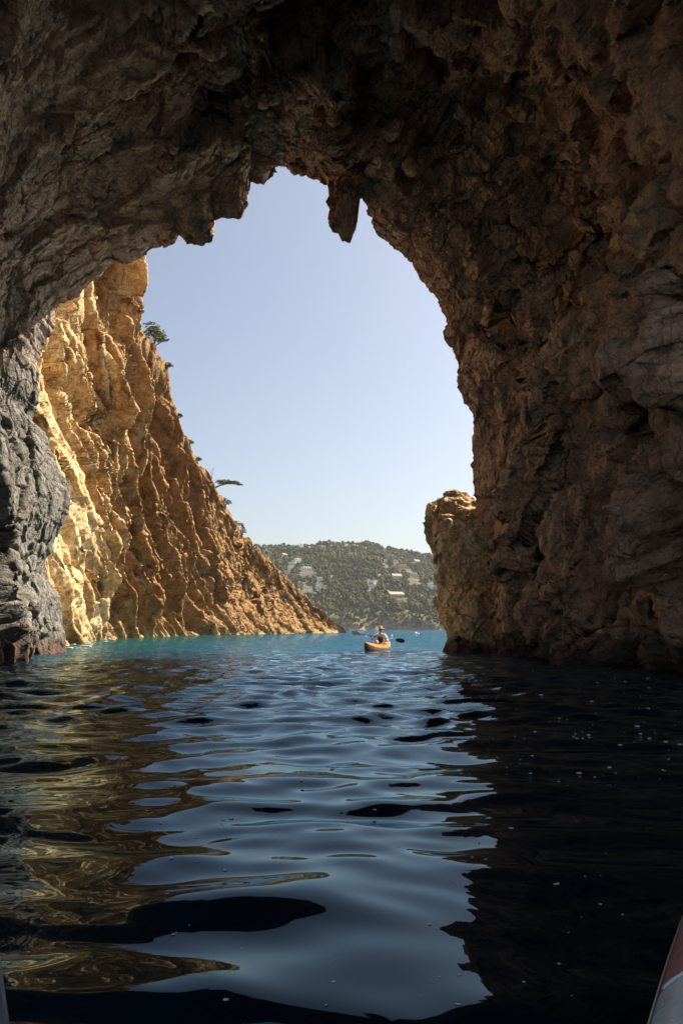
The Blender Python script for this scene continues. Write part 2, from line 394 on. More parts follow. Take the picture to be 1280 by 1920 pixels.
# ------------------------------------------------------------------ sunlit headland on the left
B = np.array([(-11.0,29.6),(-13.5,38),(-19,57),(-21,68),(-22,80),(-21.8,92),(-21,105),(-19,122),(-16,138),(-12,155),(-8.2,167),(-5,177),(-1.6,190),(1.2,200),(2.2,203)], float)
T = [(-60,300,36),(60,330,46),(180,380,60),(262,440,67),(262,500,73),(250,560,79),(262,610,86),(300,668,94),(316,700,99),(325,755,105),(352,832,115),(395,902,127),
     (430,960,139),(455,1003,147),(490,1032,156),(535,1080,168),(580,1126,180),(615,1157,191),(640,1174,200),(655,1190,204)]
NS, NT_ = 1200, 440
sB = np.linspace(0, 1, NS)
bl = np.r_[0, np.cumsum(np.hypot(*np.diff(B, axis=0).T))]; bl /= bl[-1]
Bc = np.stack([np.interp(sB ** 1.25, bl, B[:, k]) for k in range(2)] + [np.full(NS, -1.5)], 1)
Tp = np.array(T, float); T3 = np.stack([at(*p) for p in Tp])
tl = np.interp(Tp[:, 2], B[:, 1], bl); tl[0] = 0; tl = np.maximum.accumulate(tl + np.arange(len(tl)) * 1e-6)
Tc = np.stack([np.interp(sB ** 1.25, tl, T3[:, k]) for k in range(3)], 1)
for k in range(2): Bc[:, k] = smooth1(Bc[:, k], 12)
for k in range(3): Tc[:, k] = smooth1(Tc[:, k], 5)
Tc[:, 2] += (1.3 * fbm(np.stack([Tc[:, 1] / 4.5, Tc[:, 1] * 0, Tc[:, 1] * 0], 1), 4, 77)) * np.clip(Tc[:, 2] / 12, 0, 1)
vt = np.linspace(0, 1, NT_)[:, None, None]
C = Bc[None] * (1 - vt) + Tc[None] * vt
C[..., 0] += -1.6 * np.sin(np.pi * vt[..., 0])          # slightly hollow face
top = []
for e in (0.6, 1.5, 3, 6, 12, 24, 45):                  # the ground behind the crest
    q = Tc.copy(); q[:, 0] -= e; q[:, 2] = np.maximum(q[:, 2] * (1 - e / 160) - 0.10 * e, -1.5); q[:, 1] += 0.1 * e
    top.append(q)
C = np.concatenate([C, np.stack(top)]).astype(np.float32); nvc = len(C)
N = grid_normals(C); N *= np.sign(N[..., 0:1] + 1e-6) if True else 1
ss = np.linspace(0, 1, NS)[None, :] * np.ones((nvc, 1)); vv = np.concatenate([np.linspace(0, 1, NT_), np.ones(7)])[:, None] * np.ones((1, NS))
hgt = np.maximum(C[..., 2], 0.0)
amp = (sstep(0.0, 6.0, hgt) * 0.65 + 0.35) * (1 - 0.5 * sstep(0.75, 1.0, ss))
crest = np.where(vv >= 1, 0.15, 1 - 0.85 * sstep(0.82, 1.0, vv))
# strata: slabs along the bedding, leaning back to the left going up
yy = C[..., 1].copy(); zz = C[..., 2]
q = np.stack([yy + 1.55 * zz - 0.017 * zz * zz, zz, C[..., 0]], -1).reshape(-1, 3)
q = q + 1.1 * vecn(q / np.array([5, 14, 5], np.float32), 3)
mid_ = (sstep(54, 66, yy) * (1 - sstep(110, 140, yy))).ravel()          # the thin-bedded, folded middle of the face
r, t, e = facets(q / np.array([8.5, 26, 9], np.float32), 61)
slab = 1.6 * r + 2.2 * t - 1.6 * (1 - sstep(0, .07, e))
r, t, e = facets(q / np.array([3.4, 17, 6], np.float32), 62)
slab2 = 1.0 * r + 0.9 * t - 1.6 * (1 - sstep(0, .12, e))
lam = 0
for sz_, am_, sd_ in ((2.6, 1.9, 63), (1.1, 0.8, 64)):
    c_ = q[:, 0] / sz_ + 0.5 * fbm(q / np.array([7, 16, 7], np.float32), 3, sd_)
    f_ = c_ - np.floor(c_); h_ = (_hash(np.stack([np.floor(c_).astype(np.int32)] * 3, 1), sd_) & 1023) / 1023.0
    lam = lam + am_ * (0.3 + 1.2 * h_) * (np.minimum(f_ * 4, 1 - f_) - 0.4)
D = (0.8 * slab + slab2 * (0.25 + 1.15 * mid_) + lam * (0.05 + 1.4 * mid_)).reshape(nvc, NS) + 0.9 * fbm(C.reshape(-1, 3) / 9, 3, 70).reshape(nvc, NS)
qq = q[:, 0].reshape(nvc, NS)
for q0, wd_, dp_ in ((80, 1.3, 2.6), (90, 1.7, 4.2), (99, 1.2, 3.0), (108, 2.0, 4.6), (121, 1.6, 3.6), (131, 1.3, 2.8)):   # open clefts along the bedding
    D -= dp_ * np.where(qq < q0, np.exp(np.minimum(qq - q0, 0) / (2.6 * wd_)), np.clip(1 - (qq - q0) / 0.5, 0, 1)) * (0.35 + 0.65 * sstep(-0.5, 0.4, perlin(np.stack([zz.ravel() / 11, zz.ravel() * 0 + q0, zz.ravel() * 0], 1), 72).reshape(nvc, NS)))
D -= 5.5 * np.exp(-((yy - 114 + 0.5 * zz) / 6.0) ** 2) * (1 - sstep(5.0, 12.0, zz))          # sea-worn hollow at the waterline
for _ in range(2): D[:, 1:-1] = 0.25 * D[:, :-2] + 0.5 * D[:, 1:-1] + 0.25 * D[:, 2:]
C1_ = C + (D * amp * crest)[..., None] * N
sl = np.linalg.norm(np.diff(C1_, axis=1), axis=2) * (0.35 + 60.0 / C1_[:, 1:, 1]); sl = np.concatenate([np.zeros((nvc, 1)), np.cumsum(sl, 1)], 1); sl /= sl[:, -1:]
for _ in range(60): sl[1:-1] = 0.25 * sl[:-2] + 0.5 * sl[1:-1] + 0.25 * sl[2:]
for i in range(nvc):
    ui = np.interp(np.linspace(0, 1, NS), sl[i], np.arange(NS)); j = np.minimum(ui.astype(int), NS - 2); f = (ui - j)[:, None]
    for A in (C1_, N): A[i] = A[i][j] * (1 - f) + A[i][j + 1] * f
    for A in (amp, crest, yy): A[i] = A[i][j] * (1 - f[:, 0]) + A[i][j + 1] * f[:, 0]
N1 = grid_normals(C1_); N1 *= np.sign(np.einsum('ijk,ijk->ij', N1, N))[..., None]
right = sstep(110, 150, yy).ravel()
d = displace(flat(C1_), None, [('block', 1.6, 0.34, 65, aniso(1.0, 0, 0, (1, 1.3, 0.4)), 0.3), ('block', 0.6, 0.12, 66, aniso(1.0, 0, 0, (1, 1.2, 0.5)), 0.3)], 1.0) \
  + right * displace(flat(C1_), None, [('block', 3.6, 0.8, 67, I3, 0.35), ('ridge', 1.5, 0.22, 68, I3, 0)], 1.0)
C2_ = C1_ + (d.reshape(nvc, NS) * (0.4 + 0.6 * amp) * (0.25 + 0.75 * crest))[..., None] * N1
cliff = mesh_np('cliff', C2_.reshape(-1, 3), grid_faces(NS, nvc), M_CLIFF)
tag(cliff, 'sunlit golden headland of tilted rock slabs beyond the arch', 'cliff', kind='structure')

# ------------------------------------------------------------------ rock stack at the right foot of the arch
def rock_blob(name, prof, dc, mat, parent=None, n=260, m=300, dr=1.9, seed=80, amp=1.0):
    """prof: (py, px_left, px_right) rows from the top down at depth dc -> closed lump with those flanks"""
    pr = np.array(prof, float); ys = np.linspace(pr[0, 0], pr[-1, 0], m)
    xl, xr = smooth1(np.interp(ys, pr[:, 0], pr[:, 1]), 3), smooth1(np.interp(ys, pr[:, 0], pr[:, 2]), 3)
    a = np.linspace(0, 2 * np.pi, n, endpoint=False); G = np.zeros((m, n, 3), np.float32)
    w0 = (xr - xl).max()
    for i, y in enumerate(ys):
        l, r_ = at(xl[i], y, dc), at(xr[i], y, dc); c = (l + r_) / 2; h = (r_[0] - l[0]) / 2; k = dr * ((xr[i] - xl[i]) / w0) ** 0.8 * min(1.0, 0.12 + (i / m) / 0.28) ** 0.7
        G[i, :, 0] = c[0] + h * np.cos(a); G[i, :, 1] = dc + k * np.sin(a); G[i, :, 2] = c[2]
    Nn = grid_normals(G); ctr = G.mean(1, keepdims=True); Nn *= np.sign(np.einsum('ijk,ijk->ij', Nn, G - ctr))[..., None]
    dd = displace(flat(G), None, [('fbm', 2.4, 0.16 * amp, seed, I3, 0), ('block', 1.3, 0.20 * amp, seed + 1, aniso(.3, .4, 0, (1, 1, .8)), .3), ('block', 0.45, 0.08 * amp, seed + 2, I3, .3), ('fbm', 0.35, 0.05 * amp, seed + 3, I3, 0)])
    e = np.clip(np.arange(m) / 8.0, 0, 1)[:, None]
    G = G + (dd.reshape(m, n) * e)[..., None] * Nn
    return G
G = rock_blob('rock_stack', [(918,848,854),(922,839,866),(927,828,876),(934,815,884),(943,803,894),(955,795,915),(970,796,960),(1000,804,990),(1040,811,990),(1080,816,995),(1130,823,1000),(1170,831,1010),(1195,843,1020),(1206,852,1025),(1235,850,1030)], 31.8, M_STACK)
st = mesh_np('rock_stack', G.reshape(-1, 3), grid_faces(G.shape[1], len(G), True), M_STACK)
tag(st, 'blunt tan rock stack with sunlit top leaning against the right foot of the arch', 'rock stack')
def boulder(px0, px1, ytop, ybot, d, seed, label, mat=M_BOULDER):
    w = px1 - px0; pr = []
    for k in range(9):
        f = k / 8; s = math.sqrt(max(0, 1 - (1 - f) ** 2)); s = max(s, 0.03)
        pr.append((ytop + (ybot - ytop) * f, px0 + w / 2 - w / 2 * s, px0 + w / 2 + w / 2 * s))
    G = rock_blob('boulder', pr, d, mat, n=110, m=70, dr=w * d / F_PX * 0.5, seed=seed, amp=0.9)
    tag(mesh_np('boulder', G.reshape(-1, 3), grid_faces(G.shape[1], len(G), True), mat), label, 'boulder', 'boulders at the waterline')
boulder(-40, 38, 1198, 1262, 23.0, 90, 'dark reddish boulder at the far left waterline under the grey wall')
boulder(838, 905, 1199, 1224, 30.5, 96, 'small dark boulder in the water at the foot of the tan stack')

# ------------------------------------------------------------------ water
rs = np.random.RandomState(14)
rr = [0.25]
while rr[-1] < 6000: rr.append(rr[-1] * (1.0085 if 0.9 < rr[-1] < 60 else 1.02))
rr = np.array(rr); 
ang = np.concatenate([np.linspace(-180, -36, 90, endpoint=False), np.linspace(-36, 36, 460, endpoint=False), np.linspace(36, 180, 90, endpoint=False)]) * math.pi / 180
X = rr[:, None] * np.sin(ang)[None]; Y = rr[:, None] * np.cos(ang)[None]
Z = np.zeros_like(X); spacing = np.maximum(rr[:, None] * 0.0085, rr[:, None] * 0.0027) * np.ones_like(X)
wx = X + 0.25 * fbm(np.stack([X.ravel() / 2.2, Y.ravel() / 2.2, X.ravel() * 0], 1), 2, 30).reshape(X.shape)
wy = Y + 0.25 * fbm(np.stack([X.ravel() / 2.2, Y.ravel() / 2.2, X.ravel() * 0 + 7], 1), 2, 31).reshape(X.shape)
for k in range(70):
    lam = 0.18 * (2.1 / 0.18) ** rs.rand()
    dirn = R(90 + rs.normal() * 27); slope = 0.0165 * (lam / 1.0) ** -0.05
    slope *= 0.85 if lam < 0.5 else (1.1 if lam < 1.0 else 0.56)
    kx = 2 * math.pi / lam
    ph = kx * (wx * math.cos(dirn) + wy * math.sin(dirn)) + rs.rand() * 6.283
    far = 1.0 + (1.8 if lam < 0.85 else 0.7) * sstep(2.6, 12, Y)
    calm = 1 - 0.35 * sstep(2, 9, X)
    Z += slope / kx * np.sin(ph) * (1 - sstep(0.18, 0.45, spacing / lam)) * far * calm
W = np.stack([X, Y, Z], -1).astype(np.float32)
nr, na = W.shape[:2]
Wf = grid_faces(na, nr, True)
Wv = np.concatenate([W.reshape(-1, 3), [[0, 0, 0]]])
t = NT('sea water'); Pn = t.pos()
mp = t.mapping(Pn, (1, 1.5, 1))
dist = t.n.new('ShaderNodeCameraData')
yv = t.xyz(Pn)[1]
farf = t.maprange(yv, 10.0, 60.0, 0.0, 1.0)
n1 = t.noise(mp, 3.4, 3, 0.5); n2 = t.noise(mp, 0.7, 3, 0.5)
hh = t.math('ADD', t.math('MULTIPLY', n1, 0.35), t.math('MULTIPLY', n2, 1.0))
bmp = t.n.new('ShaderNodeBump'); bmp.inputs['Distance'].default_value = 0.35
t.l.new(hh, bmp.inputs['Height']); t.l.new(t.maprange(yv, 4.0, 45.0, 0.0, 0.8), bmp.inputs['Strength'])
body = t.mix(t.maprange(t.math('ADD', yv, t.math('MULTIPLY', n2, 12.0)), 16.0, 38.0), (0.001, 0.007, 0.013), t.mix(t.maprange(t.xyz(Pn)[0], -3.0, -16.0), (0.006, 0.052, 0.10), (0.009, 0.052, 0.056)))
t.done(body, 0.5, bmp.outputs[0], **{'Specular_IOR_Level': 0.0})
gl = t.n.new('ShaderNodeBsdfGlossy'); gl.inputs['Color'].default_value = (0.66, 0.87, 1.0, 1); gl.inputs['Roughness'].default_value = 0.012
t.l.new(bmp.outputs[0], gl.inputs['Normal'])
fr = t.n.new('ShaderNodeFresnel'); fr.inputs['IOR'].default_value = 1.26; t.l.new(bmp.outputs[0], fr.inputs['Normal'])
mx = t.n.new('ShaderNodeMixShader'); t.l.new(fr.outputs[0], mx.inputs[0]); t.l.new(t.b.outputs[0], mx.inputs[1]); t.l.new(gl.outputs[0], mx.inputs[2])
t.l.new(mx.outputs[0], t.out.inputs['Surface']); M_WATER = t.m
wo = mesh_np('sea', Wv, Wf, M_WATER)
tag(wo, 'rippled blue sea running from the cave out to the far shore', 'sea', kind='structure')

# ------------------------------------------------------------------ far hill, its woods and houses
Y0, Y1 = 950.0, 1500.0
RID = np.array([(-1500,1120),(-600,1110),(100,1080),(300,1058),(400,1044),(490,1029),(530,1028),(575,1026),(620,1022),(690,1023),(740,1034),(810,1049),(900,1072),(1000,1098),(1300,1120),(2600,1150)], float)
def hill_z(x, y):
    x = np.asarray(x, float); y = np.asarray(y, float); sh = x.shape
    px = 640 + F_PX * x / Y1
    R_ = (1180 - np.interp(px, RID[:, 0], RID[:, 1]) - 13) / F_PX * Y1
    n = fbm(np.stack([x.ravel() / 160, y.ravel() / 160, x.ravel() * 0], 1), 4, 50).reshape(sh)
    n2 = fbm(np.stack([x.ravel() / 30, y.ravel() / 30, x.ravel() * 0], 1), 3, 51).reshape(sh)
    y0 = Y0 + 22 * n + 8 * n2
    t = np.clip((y - y0) / (Y1 - Y0), -0.2, 1.9)
    prof = np.where(t < 1, 1 - (1 - np.clip(t, 0, 1)) ** 1.5, 1 - 0.35 * np.clip(t - 1, 0, 1))
    z = R_ * prof + np.where(t > 0, (8 + 7 * n2 + 6 * n) * sstep(0.0, 0.022, t), -3) + 8 * n * sstep(0.05, 0.4, t) * (1 - sstep(0.8, 1.0, t)) + 1.8 * n2 * sstep(0.0, 0.05, t)
    return z
hx = np.concatenate([np.linspace(-1100, -260, 90, endpoint=False), np.linspace(-260, 330, 330, endpoint=False), np.linspace(330, 1300, 100)]); hy = np.concatenate([np.linspace(890, 1060, 130), np.linspace(1066, 1700, 110), np.linspace(1730, 2100, 8)])
HX, HY = np.meshgrid(hx, hy); HZ = hill_z(HX, HY)
t = NT('hill ground'); Pn = t.pos(); z = t.xyz(Pn)[2]
n = t.noise(Pn, 0.05, 7, 0.65); n2 = t.noise(Pn, 0.25, 6, 0.7)
c = t.mix(t.ramp(n2, [(0.4, 0.0), (0.6, 1.0)]), (0.065, 0.068, 0.034), (0.105, 0.088, 0.055))
zz = t.math('ADD', z, t.math('MULTIPLY', t.math('SUBTRACT', n, 0.5), 40.0))
c = t.mix(t.maprange(zz, 14.0, 6.0), c, t.mix(t.ramp(n2, [(0.35, 0.0), (0.65, 1.0)]), (0.13, 0.10, 0.065), (0.30, 0.22, 0.155)))
M_HILL = t.done(c, 0.95, t.bump(n2, 1.0, 2.0))
hill = mesh_np('hill', np.stack([HX, HY, HZ], -1).reshape(-1, 3), grid_faces(len(hx), len(hy)), M_HILL)
tag(hill, 'wooded green hill across the bay', 'hill', kind='structure')
def hill_hit(px, py):
    x, z = ray(px, py); d = np.arange(930.0, 1620.0, 1.0)
    hz = hill_z(x * d, d); k = np.argmax(hz > CAM_H + z * d + 0.0)
    if k == 0: k = len(d) - 1 if not (hz > CAM_H + z * d).any() else 0
    return d[k]

def box(bm, x0, x1, y0, y1, z0, z1):
    v = [bm.verts.new(p) for p in ((x0,y0,z0),(x1,y0,z0),(x1,y1,z0),(x0,y1,z0),(x0,y0,z1),(x1,y0,z1),(x1,y1,z1),(x0,y1,z1))]
    for f in ((0,3,2,1),(4,5,6,7),(0,1,5,4),(1,2,6,5),(2,3,7,6),(3,0,4,7)): bm.faces.new([v[i] for i in f])
M_WHITE = plain('white render', (0.74, 0.72, 0.68), 0.85, 0.06, 0.5)
M_CREAM = plain('cream render', (0.60, 0.50, 0.38), 0.85, 0.08, 0.5)
M_PEACH = plain('peach render', (0.42, 0.30, 0.22), 0.85, 0.08, 0.5)
M_GREYR = plain('grey render', (0.42, 0.41, 0.40), 0.85, 0.08, 0.5)
M_TILE = plain('terracotta tiles', (0.29, 0.215, 0.17), 0.8, 0.2, 2.0)
M_FLAT = plain('flat roof', (0.55, 0.53, 0.50), 0.9, 0.1, 1.0)
M_WIN = plain('window glass', (0.05, 0.06, 0.07), 0.15, 0.2, 1.0)
HOUSES = [  # px, py of the base middle, width px, height px, wall, roof, style, label
 (566,1030,9,9,M_WHITE,M_WHITE,'tower','white house with round tower standing on the hill ridge, left'),
 (586,1031,12,5,M_CREAM,M_TILE,'gable','cream gabled house on the ridge just right of the round tower'),
 (606,1029,11,6,M_WHITE,M_FLAT,'flat','white flat house on the ridge, third from the round tower'),
 (650,1025,9,5,M_WHITE,M_FLAT,'flat','white flat house on the ridge crest above the middle of the hill'),
 (668,1027,11,5,M_CREAM,M_TILE,'gable','cream tiled house on the ridge crest right of the highest trees'),
 (688,1031,9,5,M_WHITE,M_FLAT,'flat','small white flat house just under the right end of the crest'),
 (720,1031,8,5,M_CREAM,M_TILE,'gable','small cream house where the ridge begins to fall to the right'),
 (503,1039,15,5,M_WHITE,M_FLAT,'wing','long low white house beside the golden headland, highest on the left'),
 (535,1043,12,5,M_CREAM,M_TILE,'gable','cream gabled house under the ridge, above the large white villa'),
 (527,1054,10,6,M_GREYR,M_FLAT,'flat','grey flat roofed house left of the large white villa'),
 (561,1057,20,9,M_WHITE,M_FLAT,'villa','large white stepped villa, upper left of the hill'),
 (546,1060,11,6,M_WHITE,M_FLAT,'flat','small white house touching the lower left of the large white villa'),
 (577,1071,28,8,M_WHITE,M_FLAT,'villa','widest white terraced villa below the large stepped villa'),
 (541,1077,13,7,M_WHITE,M_FLAT,'wing','white house nearest the golden headland, left of the widest villa'),
 (600,1090,12,9,M_WHITE,M_FLAT,'flat','tall white house alone among trees right of the widest villa'),
 (577,1105,18,6,M_WHITE,M_FLAT,'wing','white flat house low on the left slope, left one of a pair'),
 (603,1107,20,7,M_WHITE,M_FLAT,'wing','white flat house low on the left slope, right one of a pair'),
 (586,1118,10,5,M_GREYR,M_FLAT,'flat','small grey house below the pair of white flat houses'),
 (698,1102,17,5,M_WHITE,M_FLAT,'wing','lowest white house of the cluster in the middle of the hill'),
 (706,1095,12,7,M_WHITE,M_FLAT,'flat','right upper white house of the cluster in the middle of the hill'),
 (692,1093,9,5,M_WHITE,M_FLAT,'flat','left upper white house of the cluster in the middle of the hill'),
 (724,1055,11,6,M_WHITE,M_FLAT,'flat','white flat house high on the right slope, left of the pink one'),
 (742,1056,11,6,M_PEACH,M_FLAT,'flat','pinkish flat house high on the right slope beside a white one'),
 (728,1043,9,4,M_GREYR,M_FLAT,'flat','small grey house close under the ridge on the right slope'),
 (757,1068,28,9,M_PEACH,M_TILE,'villa','large terracotta coloured villa on the right slope'),
 (745,1085,19,8,M_CREAM,M_TILE,'gable','house with a broad pink tiled roof below the terracotta villa'),
 (776,1083,20,8,M_CREAM,M_FLAT,'villa','cream terraced villa right of the pink tiled roof'),
 (783,1055,12,4,M_CREAM,M_TILE,'gable','low tiled house near the ridge at the right, above the cream villa'),
 (745,1121,30,10,M_PEACH,M_TILE,'gable','peach house with long tiled roof, lowest on the right slope'),
 (809,1106,14,12,M_WHITE,M_FLAT,'villa','tall white house half hidden beside the tan rock stack'),
]
house_xy = []
rnd = random.Random(5)
for px, py, wpx, hpx, wm, rm, style, label in HOUSES:
    d = hill_hit(px, py); x, zr = ray(px, py); bz = float(hill_z(np.array([x * d]), np.array([d]))[0])
    w, h = wpx * d / F_PX, max(5.0, 1.1 * hpx * d / F_PX); dp = max(8.0, w * 0.55)
    t_ = empty('house', (x * d, d, bz - 1.5), R(rnd.uniform(18, 48))); tag(t_, label, 'house', 'houses on the far hill')
    house_xy.append((x * d, d, w))
    bm = bmesh.new(); rb = bmesh.new(); wins = []
    H = h + 1.5
    def windows(x0, x1, yf, z0, z1, n):
        for k in range(n):
            c = x0 + (x1 - x0) * (k + 0.5) / n; wins.append((c - 0.7, c + 0.7, yf - 0.06, z0, z1))
    if style == 'tower':
        box(bm, -w / 2, w / 2, 0, dp, 0, H * 0.62)
        bmesh.ops.create_cone(bm, cap_ends=True, segments=20, radius1=w * 0.3, radius2=w * 0.28, depth=H, matrix=Matrix.Translation((w * 0.1, dp * 0.4, H / 2)))
        bmesh.ops.create_uvsphere(rb, u_segments=18, v_segments=8, radius=w * 0.3, matrix=Matrix.Translation((w * 0.1, dp * 0.4, H)))
        windows(-w / 2 + 1, w / 2 - 1, 0, H * 0.3, H * 0.3 + 1.4, 3)
    elif style in ('flat', 'wing', 'villa'):
        box(bm, -w / 2, w / 2, 0, dp, 0, H * (0.62 if style == 'villa' else 0.85))
        box(rb, -w / 2 - .3, w / 2 + .3, -.3, dp + .3, H * (0.62 if style == 'villa' else 0.85) + .003, H * (0.62 if style == 'villa' else 0.85) + 0.45)
        if style == 'villa':
            box(bm, -w * 0.22, w * 0.36, dp * 0.3, dp, H * 0.62 + 0.46, H)
            box(rb, -w * 0.22 - .3, w * 0.36 + .3, dp * 0.3 - .3, dp + .3, H + .003, H + 0.4)
            windows(-w * 0.2, w * 0.34, dp * 0.3, H * 0.72, H * 0.72 + 1.6, 3)
        if style == 'wing':
            box(bm, w / 2 + 0.01, w / 2 + 4, 1.5, dp * .8, 0, H * 0.6)
        windows(-w / 2 + 1, w / 2 - 1, 0, H * 0.36, H * 0.36 + 1.5, max(2, int(w / 4)))
    else:
        e = H * 0.66
        box(bm, -w / 2, w / 2, 0, dp, 0, e)
        v = [rb.verts.new(p) for p in ((-w/2-.5,-.5,e),(w/2+.5,-.5,e),(w/2+.5,dp+.5,e),(-w/2-.5,dp+.5,e),(-w/2-.5,dp/2,H+.6),(w/2+.5,dp/2,H+.6))]
        for f in ((0,1,5,4),(2,3,4,5),(0,4,3),(1,2,5),(3,2,1,0)): rb.faces.new([v[i] for i in f])
        windows(-w / 2 + 1, w / 2 - 1, 0, e * 0.45, e * 0.45 + 1.4, max(2, int(w / 4)))
    obj('wall', bm, wm, t_); obj('roof', rb, rm, t_)
    for a, b, yf, z0, z1 in wins:
        b2 = bmesh.new(); box(b2, a, b, yf, yf + 0.05, z0, z1); obj('window', b2, M_WIN, t_)

def ico(sub):
    bm = bmesh.new(); bmesh.ops.create_icosphere(bm, subdivisions=sub, radius=1.0)
    V = np.array([v.co[:] for v in bm.verts], np.float32); Fq = np.array([[v.index for v in f.verts] for f in bm.faces], np.int32); bm.free()
    return V, Fq
IV, IF = ico(2)
rs = np.random.RandomState(11)
n_t = 15000
ty = 955 + (1600 - 955) * rs.rand(n_t * 2); tx = (rs.rand(n_t * 2) - 0.45) * 0.46 * ty
tz = hill_z(tx, ty)
dens = fbm(np.stack([tx / 45, ty / 45, tx * 0], 1), 3, 55)
keep = (tz > 3.5) & (rs.rand(len(tx)) < 0.78 + 0.22 * sstep(10, 30, tz + 18 * dens))
for hx_, hy_, hw in house_xy:
    keep &= ~((np.abs(tx - hx_) < hw * 0.58) & (ty > hy_ - 27) & (ty < hy_ + 14))
tx, ty, tz = tx[keep][:n_t], ty[keep][:n_t], tz[keep][:n_t]
m = len(tx); sz = 1.7 + 2.2 * rs.rand(m) ** 1.6; sz *= 1 - 0.35 * (tz < 24)
hgt_ = sz * (0.75 + 0.65 * rs.rand(m))
rot = rs.rand(m) * 6.28
V = IV[None] * (1 + 0.38 * rs.normal(size=(m, len(IV), 1)).clip(-1.4, 1.4).astype(np.float32) * 0.7)
V = np.stack([V[..., 0] * np.cos(rot)[:, None] - V[..., 1] * np.sin(rot)[:, None], V[..., 0] * np.sin(rot)[:, None] + V[..., 1] * np.cos(rot)[:, None], V[..., 2]], -1)
V = V * np.stack([sz, sz, hgt_], 1)[:, None] + np.stack([tx, ty, tz + hgt_ * 0.75], 1)[:, None]
Ff = (IF[None] + (np.arange(m) * len(IV))[:, None, None]).reshape(-1, 3)
t = NT('woodland crowns'); g = t.n.new('ShaderNodeNewGeometry'); Pn = g.outputs['Position']
c = t.mix(g.outputs['Random Per Island'], (0.024, 0.034, 0.016), (0.042, 0.048, 0.022))
c = t.mix(t.ramp(t.noise(Pn, 0.02, 4), [(0.4, 0.0), (0.65, 0.6)]), c, (0.10, 0.10, 0.045))
M_WOOD = t.done(c, 0.85, t.bump(t.noise(Pn, 1.2, 5), 1.0, 0.6), **{'Specular_IOR_Level': 0.1})
wood = mesh_np('woodland', V.reshape(-1, 3), Ff, M_WOOD, smooth=False)
tag(wood, 'dark green pine wood covering the far hill', 'woodland', kind='stuff')

# ------------------------------------------------------------------ plants on the headland
def crest_at(px, py):
    """nearest point of the displaced cliff mesh to an image point"""
    Q = C2_.reshape(-1, 3); k = Q[:, 1]
    c, s = math.cos(PITCH), math.sin(PITCH)
    zr = Q[:, 2] - CAM_H; yc = Q[:, 1] * c + zr * s; ix = 640 + F_PX * Q[:, 0] / yc; iy = 960 - F_PX * (-Q[:, 1] * s + zr * c) / yc
    i = np.argmin((ix - px) ** 2 + (iy - py) ** 2)
    return Vector(Q[i].tolist())
def tube_bm(bm, pts, rad, n=7):
    rings = []
    for i, p in enumerate(pts):
        a = pts[max(i - 1, 0)]; b = pts[min(i + 1, len(pts) - 1)]; d = (b - a).normalized()
        u = d.orthogonal().normalized(); v = d.cross(u)
        rings.append([bm.verts.new(p + rad[i] * (u * math.cos(6.2832 * k / n) + v * math.sin(6.2832 * k / n))) for k in range(n)])
    for a, b in zip(rings, rings[1:]):
        for k in range(n): bm.faces.new((a[k], a[(k + 1) % n], b[(k + 1) % n], b[k]))
    bm.faces.new(rings[0][::-1]); bm.faces.new(rings[-1])
def leaf_cloud(bm, c, rx, ry, rz, n, s, rnd):
    for _ in range(n):
        while True:
            p = Vector((rnd.uniform(-1, 1), rnd.uniform(-1, 1), rnd.uniform(-1, 1)))
            if 0.15 < p.length < 1: break
        p = Vector((p.x * rx, p.y * ry, p.z * rz)) + c
        q = Matrix.Rotation(rnd.uniform(0, 6.28), 3, 'Z') @ Matrix.Rotation(rnd.uniform(-1.2, 1.2), 3, 'X')
        k = s * rnd.uniform(0.5, 1.3)
        vs = [bm.verts.new(p + q @ Vector(v) * k) for v in ((-1, -.22, 0), (1, -.30, .1), (1.1, .25, 0), (-.8, .3, -.1))]
        bm.faces.new(vs)
def plant(name, cat, label, base, trunk, crowns, mat, seed, leaf=0.16, dens=260, group='plants clinging to the headland'):
    """trunk: list of (list of points, r0, r1) ; crowns: (centre, rx, ry, rz)  in metres from the base"""
    rnd = random.Random(seed); t_ = empty(name, base); k_ = 1.2 if cat == 'pine tree' else 0.95; t_.scale = (k_, k_, k_); tag(t_, label, cat, group)
    bm = bmesh.new()
    for pts, r0, r1 in trunk:
        tube_bm(bm, [Vector(p) for p in pts], [r0 + (r1 - r0) * k / (len(pts) - 1) for k in range(len(pts))])
    obj('trunk', bm, M_BARK, t_, True)
    if crowns:
        bm = bmesh.new()
        for c, rx, ry, rz in crowns: leaf_cloud(bm, Vector(c), rx, ry, rz, int(dens * (rx * rz + 0.15)), leaf, rnd)
        obj('crown', bm, mat, t_)
    return t_
b = crest_at(296, 655)
plant('pine_tree', 'pine tree', 'bushy pine leaning out from the top of the golden headland', b - Vector((1.5, -0.2, 0.9)),
      [([(0,0,0),(.7,0,.8),(1.0,.1,1.9),(.8,.1,3.0)], .16, .05), ([(.9,0,1.2),(1.6,.1,1.7),(2.2,.1,1.9)], .07, .02), ([(1.0,.1,1.8),(1.6,-.2,2.4),(1.9,-.2,2.6)], .06, .02), ([(.9,.1,2.2),(.4,.3,2.9),(.2,.3,3.4)], .05, .02)],
      [((.5,0,3.5),.9,.9,.5), ((1.0,.2,3.0),.9,.9,.45), ((1.5,-.1,2.5),.8,.8,.4), ((.3,.2,2.7),.8,.8,.5), ((1.9,0,2.0),.6,.7,.26), ((1.2,0,1.9),.6,.6,.25)], M_PINE, 1)
b = crest_at(405, 912)
